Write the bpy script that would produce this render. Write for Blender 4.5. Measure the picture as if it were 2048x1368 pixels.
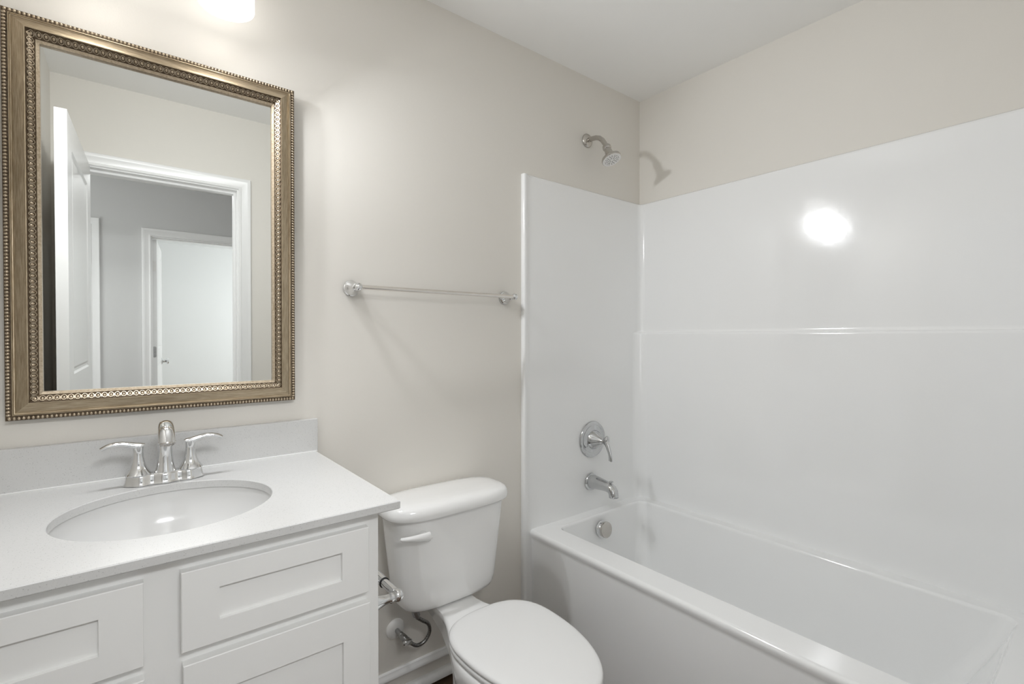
import bpy, math, random
from math import sin, cos, pi, radians
from mathutils import Vector, Matrix

random.seed(4)
scene = bpy.context.scene
for ob in list(bpy.data.objects):
    bpy.data.objects.remove(ob, do_unlink=True)
COL = scene.collection

# ---------------------------------------------------------------- camera
cam_data = bpy.data.cameras.new('camera')
cam = bpy.data.objects.new('camera', cam_data)
COL.objects.link(cam)
cam.location = (-2.059, -1.558, 1.250)
cam.rotation_euler = (radians(90 - 0.62), 0, radians(51.63 - 90))
cam_data.sensor_fit = 'HORIZONTAL'
cam_data.sensor_width = 36.0
cam_data.lens = 36.0 * 981.0 / 2048.0
cam_data.clip_start = 0.01
scene.camera = cam

# ---------------------------------------------------------------- world, exposure
world = bpy.data.worlds.new('world')
scene.world = world
world.use_nodes = True
world.node_tree.nodes['Background'].inputs[0].default_value = (0.9, 0.95, 1.0, 1)
world.node_tree.nodes['Background'].inputs[1].default_value = 0.6
vs = scene.view_settings
scene.display_settings.display_device = 'sRGB'
vs.view_transform = 'Standard'
vs.look = 'None'
vs.gamma = 1.0
vs.use_curve_mapping = False
vs.exposure = 0.14
scene.cycles.max_bounces = 14
scene.cycles.diffuse_bounces = 10
scene.cycles.glossy_bounces = 8
scene.cycles.transmission_bounces = 8
scene.cycles.sample_clamp_indirect = 6.0
scene.cycles.caustics_reflective = False
scene.cycles.caustics_refractive = False
scene.cycles.use_denoising = True

# ---------------------------------------------------------------- large lights beyond the doorway, the hall pair added as fill
def area_light(name, loc, rot, size, sizey, power, color=(1, 1, 1)):
    d = bpy.data.lights.new(name, 'AREA')
    d.shape = 'RECTANGLE'
    d.size = size
    d.size_y = sizey
    d.energy = power
    d.color = color
    o = bpy.data.objects.new(name, d)
    COL.objects.link(o)
    o.location = loc
    o.rotation_euler = rot
    return o

HALL_W = 29.0
HALLSIDE_W = 14.0
ROOM_W = 58.0
LAMP_W = 7.0
LAMP_COL = (0.95, 0.972, 1.0)
LAMP_DIR = (0.44, -0.78, -0.44)
SHADE_E = 2.1
# two unseen fill lights added in the hall, then bedroom window light
area_light('hall_fill_high', (-1.80, -2.50, 2.40), (radians(33), 0, 0), 0.7, 0.4, HALL_W, (0.97, 0.985, 1.0))  # added fill, tilted through the doorway onto the cabinet fronts
area_light('hall_fill_side', (-3.18, -2.45, 1.45), (0, radians(-90), 0), 1.4, 1.0, HALLSIDE_W, (0.96, 0.985, 1.0))  # added side fill for the tub apron, no window built here
area_light('bedroom_window_light', (0.75, -5.2, 1.45), (0, radians(90), 0), 1.5, 1.3, ROOM_W, (0.95, 0.98, 1.0))

# ---------------------------------------------------------------- materials
def new_mat(name):
    m = bpy.data.materials.new(name)
    m.use_nodes = True
    nt = m.node_tree
    return m, nt, nt.nodes['Principled BSDF']

def simple(name, col, rough=0.5, metal=0.0, coat=0.0, spec=0.5, bump=0.0, bscale=300.0, ior=None):
    m, nt, b = new_mat(name)
    b.inputs['Base Color'].default_value = (*col, 1)
    b.inputs['Roughness'].default_value = rough
    b.inputs['Metallic'].default_value = metal
    b.inputs['Coat Weight'].default_value = coat
    b.inputs['Coat Roughness'].default_value = 0.04
    b.inputs['Specular IOR Level'].default_value = spec
    if bump > 0:
        tc = nt.nodes.new('ShaderNodeTexCoord')
        n = nt.nodes.new('ShaderNodeTexNoise')
        n.inputs['Scale'].default_value = bscale
        n.inputs['Detail'].default_value = 3
        bp = nt.nodes.new('ShaderNodeBump')
        bp.inputs['Strength'].default_value = bump
        bp.inputs['Distance'].default_value = 0.002
        nt.links.new(tc.outputs['Object'], n.inputs['Vector'])
        nt.links.new(n.outputs['Fac'], bp.inputs['Height'])
        nt.links.new(bp.outputs['Normal'], b.inputs['Normal'])
    return m

M = {}
M['wall'] = simple('beige_wall_paint', (0.72, 0.695, 0.65), 0.6, spec=0.35, bump=0.06, bscale=260)
M['ceiling'] = simple('ceiling_paint', (0.86, 0.855, 0.84), 0.8, spec=0.2, bump=0.05, bscale=200)
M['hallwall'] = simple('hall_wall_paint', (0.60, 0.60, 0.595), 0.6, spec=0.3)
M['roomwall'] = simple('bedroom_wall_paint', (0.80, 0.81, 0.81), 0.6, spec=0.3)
M['trim'] = simple('white_trim_paint', (0.82, 0.82, 0.815), 0.3, spec=0.5)
M['cabinet'] = simple('white_cabinet_paint', (0.79, 0.79, 0.78), 0.38, spec=0.45)
M['acrylic'] = simple('white_acrylic', (0.83, 0.835, 0.835), 0.10, coat=0.3, spec=0.5, bump=0.07, bscale=26)
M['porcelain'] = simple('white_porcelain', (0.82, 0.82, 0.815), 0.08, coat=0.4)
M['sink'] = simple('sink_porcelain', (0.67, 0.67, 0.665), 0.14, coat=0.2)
M['seat'] = simple('white_seat_plastic', (0.76, 0.76, 0.755), 0.2)
M['chrome'] = simple('polished_chrome', (0.74, 0.745, 0.75), 0.06, metal=1.0)
M['tubchrome'] = simple('chrome_tub_fittings', (0.58, 0.585, 0.59), 0.07, metal=1.0)
M['nickel'] = simple('polished_nickel', (0.56, 0.535, 0.50), 0.16, metal=1.0)
M['bar'] = simple('satin_nickel_bar', (0.80, 0.765, 0.72), 0.18, metal=1.0)
M['darkmetal'] = simple('dark_steel_braid', (0.42, 0.42, 0.42), 0.28, metal=1.0)
M['black'] = simple('black_rubber', (0.02, 0.02, 0.02), 0.5)
M['mirror'] = simple('mirror_silver', (0.755, 0.765, 0.745), 0.0, metal=1.0)
M['mirrorback'] = simple('mirror_backing', (0.05, 0.04, 0.035), 0.6)
M['whiteplastic'] = simple('white_plastic', (0.78, 0.77, 0.75), 0.35)
M['rubber'] = simple('nozzle_rubber', (0.03, 0.03, 0.03), 0.6)
M['floorcarpet'] = simple('hall_floor', (0.35, 0.31, 0.27), 0.8)

def frame_mat(name, light, dark, rough, metal, sc=(60, 60, 60), fac=(0.35, 0.7)):
    m, nt, b = new_mat(name)
    tc = nt.nodes.new('ShaderNodeTexCoord')
    mp = nt.nodes.new('ShaderNodeMapping')
    mp.inputs['Scale'].default_value = sc
    n = nt.nodes.new('ShaderNodeTexNoise')
    n.inputs['Scale'].default_value = 1.0
    n.inputs['Detail'].default_value = 6
    n.inputs['Roughness'].default_value = 0.65
    r = nt.nodes.new('ShaderNodeValToRGB')
    r.color_ramp.elements[0].position = fac[0]
    r.color_ramp.elements[0].color = (*dark, 1)
    r.color_ramp.elements[1].position = fac[1]
    r.color_ramp.elements[1].color = (*light, 1)
    nt.links.new(tc.outputs['Object'], mp.inputs['Vector'])
    nt.links.new(mp.outputs['Vector'], n.inputs['Vector'])
    nt.links.new(n.outputs['Fac'], r.inputs['Fac'])
    nt.links.new(r.outputs['Color'], b.inputs['Base Color'])
    b.inputs['Roughness'].default_value = rough
    b.inputs['Metallic'].default_value = metal
    return m

# streaks run along the frame members: one material for the upright, one for the level members
M['gold_v'] = frame_mat('champagne_gold_upright', (0.57, 0.48, 0.35), (0.32, 0.25, 0.165), 0.36, 0.85, (420, 420, 26))
M['gold_h'] = frame_mat('champagne_gold_level', (0.57, 0.48, 0.35), (0.32, 0.25, 0.165), 0.36, 0.85, (26, 420, 420))
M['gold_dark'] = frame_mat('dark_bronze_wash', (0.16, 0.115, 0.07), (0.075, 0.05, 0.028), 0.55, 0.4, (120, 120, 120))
M['gold_light'] = frame_mat('champagne_highlight', (0.66, 0.565, 0.44), (0.42, 0.335, 0.23), 0.34, 0.7, (200, 200, 200))

def quartz():
    m, nt, b = new_mat('speckled_white_quartz')
    tc = nt.nodes.new('ShaderNodeTexCoord')
    def specks(scale, lo, hi):
        v = nt.nodes.new('ShaderNodeTexVoronoi')
        v.inputs['Scale'].default_value = scale
        v.inputs['Randomness'].default_value = 1.0
        nt.links.new(tc.outputs['Object'], v.inputs['Vector'])
        # only some cells carry a speck
        s = nt.nodes.new('ShaderNodeSeparateColor')
        nt.links.new(v.outputs['Color'], s.inputs['Color'])
        g = nt.nodes.new('ShaderNodeMath'); g.operation = 'GREATER_THAN'
        g.inputs[1].default_value = lo
        nt.links.new(s.outputs[0], g.inputs[0])
        l = nt.nodes.new('ShaderNodeMath'); l.operation = 'LESS_THAN'
        l.inputs[1].default_value = hi
        nt.links.new(v.outputs['Distance'], l.inputs[0])
        mu = nt.nodes.new('ShaderNodeMath'); mu.operation = 'MULTIPLY'
        nt.links.new(g.outputs[0], mu.inputs[0]); nt.links.new(l.outputs[0], mu.inputs[1])
        return mu
    a = specks(420, 0.86, 0.30)
    c = specks(800, 0.72, 0.34)
    n = nt.nodes.new('ShaderNodeTexNoise')
    n.inputs['Scale'].default_value = 330
    nt.links.new(tc.outputs['Object'], n.inputs['Vector'])
    mix0 = nt.nodes.new('ShaderNodeMix'); mix0.data_type = 'RGBA'
    mix0.inputs['A'].default_value = (0.59, 0.59, 0.585, 1)
    mix0.inputs['B'].default_value = (0.625, 0.625, 0.62, 1)
    nt.links.new(n.outputs['Fac'], mix0.inputs['Factor'])
    mix1 = nt.nodes.new('ShaderNodeMix'); mix1.data_type = 'RGBA'
    mix1.inputs['B'].default_value = (0.55, 0.55, 0.54, 1)
    nt.links.new(c.outputs[0], mix1.inputs['Factor'])
    nt.links.new(mix0.outputs['Result'], mix1.inputs['A'])
    mix2 = nt.nodes.new('ShaderNodeMix'); mix2.data_type = 'RGBA'
    mix2.inputs['B'].default_value = (0.43, 0.43, 0.425, 1)
    nt.links.new(a.outputs[0], mix2.inputs['Factor'])
    nt.links.new(mix1.outputs['Result'], mix2.inputs['A'])
    nt.links.new(mix2.outputs['Result'], b.inputs['Base Color'])
    b.inputs['Roughness'].default_value = 0.22
    return m
M['quartz'] = quartz()

def wood_floor():
    m, nt, b = new_mat('dark_plank_floor')
    tc = nt.nodes.new('ShaderNodeTexCoord')
    mp = nt.nodes.new('ShaderNodeMapping')
    br = nt.nodes.new('ShaderNodeTexBrick')
    br.inputs['Scale'].default_value = 1.0
    br.inputs['Brick Width'].default_value = 1.2
    br.inputs['Row Height'].default_value = 0.15
    br.inputs['Mortar Size'].default_value = 0.003
    br.inputs['Color1'].default_value = (0.085, 0.052, 0.032, 1)
    br.inputs['Color2'].default_value = (0.125, 0.080, 0.050, 1)
    br.inputs['Mortar'].default_value = (0.03, 0.02, 0.014, 1)
    nt.links.new(tc.outputs['Object'], mp.inputs['Vector'])
    nt.links.new(mp.outputs['Vector'], br.inputs['Vector'])
    mp2 = nt.nodes.new('ShaderNodeMapping'); mp2.inputs['Scale'].default_value = (6, 90, 1)
    n = nt.nodes.new('ShaderNodeTexNoise'); n.inputs['Detail'].default_value = 5
    n.inputs['Scale'].default_value = 1.0
    nt.links.new(tc.outputs['Object'], mp2.inputs['Vector'])
    nt.links.new(mp2.outputs['Vector'], n.inputs['Vector'])
    mx = nt.nodes.new('ShaderNodeMix'); mx.data_type = 'RGBA'; mx.blend_type = 'MULTIPLY'
    mx.inputs['Factor'].default_value = 0.7
    r = nt.nodes.new('ShaderNodeValToRGB')
    r.color_ramp.elements[0].position = 0.3; r.color_ramp.elements[0].color = (0.45, 0.42, 0.4, 1)
    r.color_ramp.elements[1].position = 0.7; r.color_ramp.elements[1].color = (1.15, 1.1, 1.05, 1)
    nt.links.new(n.outputs['Fac'], r.inputs['Fac'])
    nt.links.new(br.outputs['Color'], mx.inputs['A'])
    nt.links.new(r.outputs['Color'], mx.inputs['B'])
    nt.links.new(mx.outputs['Result'], b.inputs['Base Color'])
    b.inputs['Roughness'].default_value = 0.4
    return m
M['floor'] = wood_floor()

def braid():
    m, nt, b = new_mat('braided_steel')
    tc = nt.nodes.new('ShaderNodeTexCoord')
    w = nt.nodes.new('ShaderNodeTexVoronoi'); w.inputs['Scale'].default_value = 520
    nt.links.new(tc.outputs['Object'], w.inputs['Vector'])
    r = nt.nodes.new('ShaderNodeValToRGB')
    r.color_ramp.elements[0].color = (0.62, 0.62, 0.60, 1)
    r.color_ramp.elements[1].color = (0.10, 0.10, 0.10, 1)
    r.color_ramp.elements[1].position = 0.8
    nt.links.new(w.outputs['Distance'], r.inputs['Fac'])
    nt.links.new(r.outputs['Color'], b.inputs['Base Color'])
    b.inputs['Metallic'].default_value = 0.9
    b.inputs['Roughness'].default_value = 0.35
    return m
M['braid'] = braid()

def shade_mat():
    m, nt, b = new_mat('opal_glass_lit')
    b.inputs['Base Color'].default_value = (0.9, 0.89, 0.87, 1)
    b.inputs['Roughness'].default_value = 0.25
    b.inputs['Emission Color'].default_value = (1.0, 0.985, 0.965, 1)
    b.inputs['Emission Strength'].default_value = SHADE_E
    return m
M['shade'] = shade_mat()
def bulb_mat():
    m, nt, b = new_mat('lit_bulb')
    b.inputs['Base Color'].default_value = (0.9, 0.9, 0.9, 1)
    b.inputs['Emission Color'].default_value = (1.0, 0.985, 0.965, 1)
    b.inputs['Emission Strength'].default_value = 5.0
    return m
M['bulb'] = bulb_mat()

# ---------------------------------------------------------------- mesh helpers
class MB:
    """collects shapes in world coordinates; build() links them as ONE mesh object"""
    def __init__(self):
        self.v = []; self.f = []; self.mi = []
    def add(self, vs, fs, mi=0):
        o = len(self.v)
        self.v += [Vector(p) for p in vs]
        self.f += [tuple(i + o for i in f) for f in fs]
        self.mi += [mi] * len(fs)
        return self
    def box(self, x0, x1, y0, y1, z0, z1, mi=0):
        vs = [(x0,y0,z0),(x1,y0,z0),(x1,y1,z0),(x0,y1,z0),(x0,y0,z1),(x1,y0,z1),(x1,y1,z1),(x0,y1,z1)]
        fs = [(0,3,2,1),(4,5,6,7),(0,1,5,4),(1,2,6,5),(2,3,7,6),(3,0,4,7)]
        return self.add(vs, fs, mi)
    def loft(self, rings, cap0=True, cap1=True, closed=True, mi=0):
        n = len(rings[0]); vs = []; fs = []
        for r in rings: vs += list(r)
        m = n if closed else n - 1
        for k in range(len(rings) - 1):
            for i in range(m):
                j = (i + 1) % n
                fs.append((k*n+i, k*n+j, (k+1)*n+j, (k+1)*n+i))
        if cap0: fs.append(tuple(reversed(range(n))))
        if cap1: fs.append(tuple(range((len(rings)-1)*n, len(rings)*n)))
        return self.add(vs, fs, mi)
    def lathe(self, origin, axis, prof, segs=40, cap0=True, cap1=True, mi=0):
        """prof: (distance along axis, radius)"""
        a = Vector(axis).normalized(); o = Vector(origin)
        t = Vector((0,0,1)) if abs(a.z) < 0.9 else Vector((1,0,0))
        u = a.cross(t).normalized(); w = a.cross(u)
        rings = []
        for d, r in prof:
            rings.append([o + a*d + (u*cos(2*pi*k/segs) + w*sin(2*pi*k/segs))*max(r, 1e-5) for k in range(segs)])
        return self.loft(rings, cap0, cap1, mi=mi)
    def tube(self, pts, radii, segs=16, cap=True, flat=None, mi=0, up=(0,0,1)):
        """sweep a round (or flattened: flat=(list of second radii)) section along pts"""
        P = [Vector(p) for p in pts]
        if not hasattr(radii, '__len__'): radii = [radii]*len(P)
        fl = flat if flat else radii
        rings = []; prev = None
        for i, p in enumerate(P):
            t = (P[min(i+1, len(P)-1)] - P[max(i-1, 0)]).normalized()
            if prev is None:
                ref = Vector(up)
                if abs(t.dot(ref)) > 0.95: ref = Vector((1,0,0))
                u = (ref - t*ref.dot(t)).normalized()
            else:
                u = (prev - t*prev.dot(t)).normalized()
            prev = u; w = t.cross(u)
            rings.append([p + u*cos(2*pi*k/segs)*fl[i] + w*sin(2*pi*k/segs)*radii[i] for k in range(segs)])
        return self.loft(rings, cap, cap, mi=mi)
    def sphere(self, c, r, sx=1, sy=1, sz=1, u=10, v=6, mi=0):
        c = Vector(c); vs = [c + Vector((0,0,r*sz))]
        for i in range(1, v):
            th = pi*i/v
            for k in range(u):
                ph = 2*pi*k/u
                vs.append(c + Vector((r*sx*sin(th)*cos(ph), r*sy*sin(th)*sin(ph), r*sz*cos(th))))
        vs.append(c - Vector((0,0,r*sz))); fs = []
        for k in range(u): fs.append((0, 1+k, 1+(k+1)%u))
        for i in range(v-2):
            for k in range(u):
                a = 1+i*u+k; b = 1+i*u+(k+1)%u
                fs.append((a, a+u, b+u, b))
        L = len(vs)-1; base = 1+(v-2)*u
        for k in range(u): fs.append((L, base+(k+1)%u, base+k))
        return self.add(vs, fs, mi)
    def xf(self, fn):
        self.v = [Vector(fn(p)) for p in self.v]
        return self
    def build(self, name, mat, parent=None, bevel=0.0, seg=2, angle=40, smooth=True, sub=0, mats=None, wn=False):
        off = Vector((0,0,0))
        p = parent
        while p is not None:
            off += Vector(p.location); p = p.parent
        me = bpy.data.meshes.new(name)
        me.from_pydata([v - off for v in self.v], [], self.f)
        for mm in (mats or [mat]): me.materials.append(mm)
        if mats:
            for pl, k in zip(me.polygons, self.mi): pl.material_index = k
        import bmesh
        bm = bmesh.new(); bm.from_mesh(me)
        bmesh.ops.remove_doubles(bm, verts=bm.verts, dist=1e-6)
        bmesh.ops.recalc_face_normals(bm, faces=bm.faces)
        bm.to_mesh(me); bm.free()
        if smooth:
            me.shade_smooth()
            me.set_sharp_from_angle(angle=radians(angle))
        o = bpy.data.objects.new(name, me)
        COL.objects.link(o)
        if parent is not None: o.parent = parent
        if bevel > 0:
            b = o.modifiers.new('bevel', 'BEVEL'); b.width = bevel; b.segments = seg
            b.limit_method = 'ANGLE'; b.angle_limit = radians(35)
            b.harden_normals = False
        if wn:
            w_ = o.modifiers.new('weighted_normal', 'WEIGHTED_NORMAL'); w_.keep_sharp = True; w_.weight = 100
        if sub:
            s = o.modifiers.new('subsurf', 'SUBSURF'); s.levels = sub; s.render_levels = sub
        return o

def rrect(x0, x1, y0, y1, r, z, n=8):
    """rounded rectangle ring, counter-clockwise"""
    r = max(min(r, (x1-x0)/2-1e-4, (y1-y0)/2-1e-4), 1e-4)
    out = []
    for cx, cy, a0 in ((x1-r, y1-r, 0), (x0+r, y1-r, 90), (x0+r, y0+r, 180), (x1-r, y0+r, 270)):
        for k in range(n+1):
            a = radians(a0 + 90*k/n)
            out.append(Vector((cx + r*cos(a), cy + r*sin(a), z)))
    return out

def superring(cx, cy, a, b, n, z, segs=64):
    out = []
    for k in range(segs):
        t = 2*pi*k/segs; c, s = cos(t), sin(t)
        out.append(Vector((cx + a*math.copysign(abs(c)**(2/n), c), cy + b*math.copysign(abs(s)**(2/n), s), z)))
    return out

def thing(name, label, cat, loc, group=None):
    o = bpy.data.objects.new(name, None)
    o.empty_display_size = 0.05
    COL.objects.link(o)
    o.location = loc
    o['label'] = label; o['category'] = cat
    if group: o['group'] = group
    return o
def tag(o, label, cat, group=None):
    o['label'] = label; o['category'] = cat
    if group: o['group'] = group
    return o
def struct(o, label=None):
    o['kind'] = 'structure'
    if label: o['label'] = label
    return o

# ---------------------------------------------------------------- room dimensions
H = 2.44
XL = -2.315           # left wall face
YF = -1.560           # doorway wall, bathroom face
YF2 = -1.675          # doorway wall, hall face
DX0, DX1 = -2.235, -1.545   # doorway
DZ = 2.055
YH = -3.42            # far hall wall face
T = 0.1

struct(MB().box(XL-T, T, YF2, T, -0.06, 0).build('floor', M['floor'], smooth=False), 'dark brown wood plank floor')
struct(MB().box(XL-T, T, YF2, T, H, H+0.06).build('ceiling', M['ceiling'], smooth=False), 'plain off-white ceiling')
struct(MB().box(XL-T, T, 0, T, 0, H).build('wall_back', M['wall'], smooth=False), 'beige wall behind vanity and toilet')
struct(MB().box(0, T, YF2, 0, 0, H).build('wall_right', M['wall'], smooth=False), 'beige wall above the tub')
struct(MB().box(XL-T, XL, YF2, 0, 0, H).build('wall_left', M['wall'], smooth=False), 'beige wall beside the vanity')
w = MB()
w.box(XL, DX0, YF2, YF, 0, H); w.box(DX1, 0, YF2, YF, 0, H); w.box(DX0, DX1, YF2, YF, DZ, H)
struct(w.build('wall_front', M['wall'], smooth=False), 'beige wall with the doorway, seen in the mirror')

# hall and bedroom beyond the doorway (seen in the mirror)
HX0, HX1 = -3.2, 0.6
OX0, OX1 = -1.893, -1.10     # bedroom doorway
struct(MB().box(HX0, HX1, YH-0.115, YF2, -0.06, 0).build('floor_hall', M['floor'], smooth=False), 'hall floor')
struct(MB().box(HX0, HX1, YH-0.115, YF2, H, H+0.06).build('ceiling_hall', M['ceiling'], smooth=False), 'hall ceiling')
w = MB()
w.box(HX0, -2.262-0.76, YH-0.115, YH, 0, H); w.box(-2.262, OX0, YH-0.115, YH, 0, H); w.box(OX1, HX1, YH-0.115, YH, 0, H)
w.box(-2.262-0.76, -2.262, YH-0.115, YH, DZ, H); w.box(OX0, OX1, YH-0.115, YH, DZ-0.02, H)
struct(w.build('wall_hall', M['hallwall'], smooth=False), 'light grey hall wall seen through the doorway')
struct(MB().box(HX0-T, HX0, YH-0.115, YF2, 0, H).build('wall_hall_left', M['hallwall'], smooth=False))
struct(MB().box(HX1, HX1+T, YH-0.115, YF2, 0, H).build('wall_hall_right', M['hallwall'], smooth=False))
w = MB(); w.box(HX0, XL-T, YF2-0.02, YF2, 0, H); w.box(T, HX1, YF2-0.02, YF2, 0, H)
struct(w.build('wall_hall_near', M['hallwall'], smooth=False))
# white skin on the hall side of the doorway wall
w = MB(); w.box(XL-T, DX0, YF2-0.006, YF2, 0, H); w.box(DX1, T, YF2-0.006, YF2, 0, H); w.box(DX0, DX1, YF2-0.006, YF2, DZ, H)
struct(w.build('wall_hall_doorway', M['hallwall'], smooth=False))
RX0, RX1, RY = -2.6, 0.9, -6.6
struct(MB().box(RX0, RX1, RY, YH-0.115, -0.06, 0).build('floor_bedroom', M['floorcarpet'], smooth=False))
struct(MB().box(RX0, RX1, RY, YH-0.115, H, H+0.06).build('ceiling_bedroom', M['roomwall'], smooth=False))
struct(MB().box(RX0, RX1, RY-T, RY, 0, H).build('wall_bedroom', M['roomwall'], smooth=False), 'bright white bedroom wall in the mirror')
struct(MB().box(RX0-T, RX0, RY, YH-0.115, 0, H).build('wall_bedroom_left', M['roomwall'], smooth=False))
struct(MB().box(RX1, RX1+T, RY, YH-0.115, 0, H).build('wall_bedroom_right', M['roomwall'], smooth=False))

# ---------------------------------------------------------------- door casings (profiled)
CAS = [(0.0, 0.010), (0.004, 0.0135), (0.011, 0.0135), (0.014, 0.011), (0.030, 0.0135), (0.040, 0.0165), (0.047, 0.019), (0.056, 0.019), (0.060, 0.016), (0.060, 0.0)]
def casing(name, x0, x1, ztop, y, sgn, label, sides=(1, 1)):
    """casing round an opening; profile u from the opening outwards, h off the wall"""
    mb = MB()
    prof = [(0.0, 0.0)] + CAS
    def leg(side):
        rings = []
        for u, h in prof:
            X = (x0 - u - 0.006) if side < 0 else (x1 + u + 0.006)
            rings.append((X, y + sgn*h, ztop + u + 0.006))
        vs = []; fs = []
        for X, Y, Z in rings: vs += [(X, Y, 0.0), (X, Y, Z)]
        for k in range(len(rings)-1): fs.append((2*k, 2*k+1, 2*k+3, 2*k+2))
        mb.add(vs, fs)
    if sides[0]: leg(-1)
    if sides[1]: leg(1)
    vs = []; fs = []
    for u, h in prof:
        vs += [(x0-u-0.006, y+sgn*h, ztop+u+0.006), (x1+u+0.006, y+sgn*h, ztop+u+0.006)]
    for k in range(len(prof)-1): fs.append((2*k, 2*k+1, 2*k+3, 2*k+2))
    mb.add(vs, fs)
    return struct(mb.build(name, M['trim'], angle=25), label)
def jamb(name, x0, x1, ztop, y0, y1, stop_y, label, stop=0.011, th=0.018):
    mb = MB()
    mb.box(x0-th+0.018, x0+0.018-0.0, y0, y1, 0, ztop) if False else None
    mb.box(x0, x0+th, y0, y1, 0, ztop); mb.box(x1-th, x1, y0, y1, 0, ztop); mb.box(x0+th, x1-th, y0, y1, ztop-th, ztop)
    a, b = stop_y
    mb.box(x0+th, x0+th+stop, a, b, 0, ztop-th); mb.box(x1-th-stop, x1-th, a, b, 0, ztop-th)
    mb.box(x0+th+stop, x1-th-stop, a, b, ztop-th-stop, ztop-th)
    return struct(mb.build(name, M['trim'], bevel=0.001, smooth=False), label)
# bathroom doorway
casing('trim_1', DX0+0.018, DX1-0.018, DZ-0.018, YF, 1, 'white moulded casing round the bathroom doorway', sides=(0, 1))
jamb('trim_2', DX0, DX1, DZ, YF2, YF, (YF-0.085, YF-0.045), 'white jamb of the bathroom doorway')
casing('trim_3', DX0+0.018, DX1-0.018, DZ-0.018, YF2-0.006, -1, 'white casing on the hall side of the doorway')
# bedroom doorway in the far hall wall
casing('trim_4', OX0+0.018, OX1-0.018, DZ-0.038, YH, 1, 'white casing round the bedroom doorway in the mirror')
jamb('trim_5', OX0, OX1, DZ-0.02, YH-0.115, YH, (YH-0.06, YH-0.035), 'white jamb of the bedroom doorway', stop=0.006)
# closed closet door further left on the hall wall
casing('trim_6', -2.262-0.76+0.018, -2.262-0.003, DZ-0.003, YH, 1, 'white casing of the closed hall door')

def panel_door(name, width, height, thick, ox, oy, ang, label, side=1, panels=((0.12, 0.115, 0.98), (0.12, 1.10, 1.925))):
    """slab hinged at (ox, oy), running along angle ang; moulded panels on both faces; returns the root and a transform"""
    d = Vector((cos(ang), sin(ang), 0)); n = Vector((-sin(ang), cos(ang), 0))
    def tr(p): return Vector((ox, oy, 0)) + d*p[0] + n*p[1] + Vector((0, 0, p[2]))
    z0 = 0.012
    mb = MB()
    # faces with recessed, stepped panels
    for s in (0, 1):
        Y = 0 if s == 0 else thick
        k = 1 if s == 0 else -1
        xs = [0, panels[0][0], width-panels[0][0], width]
        zs = [z0]
        for p in panels: zs += [p[1], p[2]]
        zs.append(height)
        for i in range(3):
            for j in range(len(zs)-1):
                if i == 1 and j % 2 == 1:
                    a, b, c, e = xs[1], xs[2], zs[j], zs[j+1]
                    steps = [(0, 0), (0.007, 0.006), (0.016, 0.007), (0.026, 0.002), (0.040, 0.001)]
                    rings = [[(a+o, Y+k*dp, c+o), (b-o, Y+k*dp, c+o), (b-o, Y+k*dp, e-o), (a+o, Y+k*dp, e-o)] for o, dp in steps]
                    mb.loft(rings, cap0=False, cap1=True)
                else:
                    mb.add([(xs[i], Y, zs[j]), (xs[i+1], Y, zs[j]), (xs[i+1], Y, zs[j+1]), (xs[i], Y, zs[j+1])], [(0, 1, 2, 3)])
    mb.add([(0,0,z0),(0,thick,z0),(0,thick,height),(0,0,height)], [(0,1,2,3)])
    mb.add([(width,0,z0),(width,thick,z0),(width,thick,height),(width,0,height)], [(0,1,2,3)])
    mb.add([(0,0,height),(width,0,height),(width,thick,height),(0,thick,height)], [(0,1,2,3)])
    mb.add([(0,0,z0),(width,0,z0),(width,thick,z0),(0,thick,z0)], [(0,1,2,3)])
    mb.xf(tr)
    o = struct(mb.build(name, M['trim'], angle=20), label)
    return o, tr

# bathroom door, folded back towards the left wall (seen edge-on in the mirror)
ang = math.atan2(-0.805-(-1.552), -2.2095-(-2.178))
dr, tr = panel_door('door_1', 0.748, 2.036, 0.034, -2.178, -1.552, ang, 'white two-panel bathroom door swung open, edge seen in the mirror')
for zc in (0.25, 1.05, 1.82):
    h = MB(); h.lathe(tr((-0.004, 0.038, zc-0.045)), (0,0,1), [(0,0.006),(0.09,0.006)], 12)
    h.build('hinge', M['nickel'], dr)
k = MB()
dvec = Vector((sin(ang), -cos(ang), 0))
kp = [(0,0.031),(0.004,0.031),(0.008,0.024),(0.012,0.012),(0.028,0.011),(0.036,0.022),(0.047,0.027),(0.056,0.022),(0.060,0.001)]
k.lathe(tr((0.698, 0.0, 0.93)), dvec, [(d_*0.75, r_) for d_, r_ in kp], 24)
k.build('door_knob', M['chrome'], dr)

# closed hall door
cd, ctr = panel_door('door_2', 0.735, 2.036, 0.034, -2.262-0.742, YH-0.062, 0.0, 'closed white hall door at the left edge of the mirror view')
# bedroom door standing open behind the doorway, its edge towards us
OPEN = radians(5.3)
bd, btr = panel_door('door_3', 0.74, 2.015, 0.035, -1.8735, YH-0.117, -pi/2 + OPEN, 'white bedroom door standing open, hinge edge and knob in the mirror')
k = MB(); k.lathe(btr((0.68, 0.035, 0.967)), (cos(OPEN), sin(OPEN), 0), kp, 24)
k.build('door_knob', M['chrome'], bd)
for zc, mt_ in ((1.795, 'whiteplastic'), (1.08, 'darkmetal'), (0.28, 'darkmetal')):
    h = MB()
    h.loft([[btr((yy, x, z)) for x, z in ((0.0, zc-0.045), (0.022, zc-0.045), (0.029, zc-0.038), (0.029, zc+0.038), (0.022, zc+0.045), (0.0, zc+0.045))] for yy in (-0.0015, 0.001)])
    for zz in (-0.030, 0.0, 0.030):
        h.lathe(btr((-0.0015, 0.017, zc+zz)), (-sin(OPEN), cos(OPEN), 0), [(0,0.0045),(0.001,0.003)], 10)
    h.build('hinge_leaf', M[mt_], bd, smooth=False)

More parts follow.
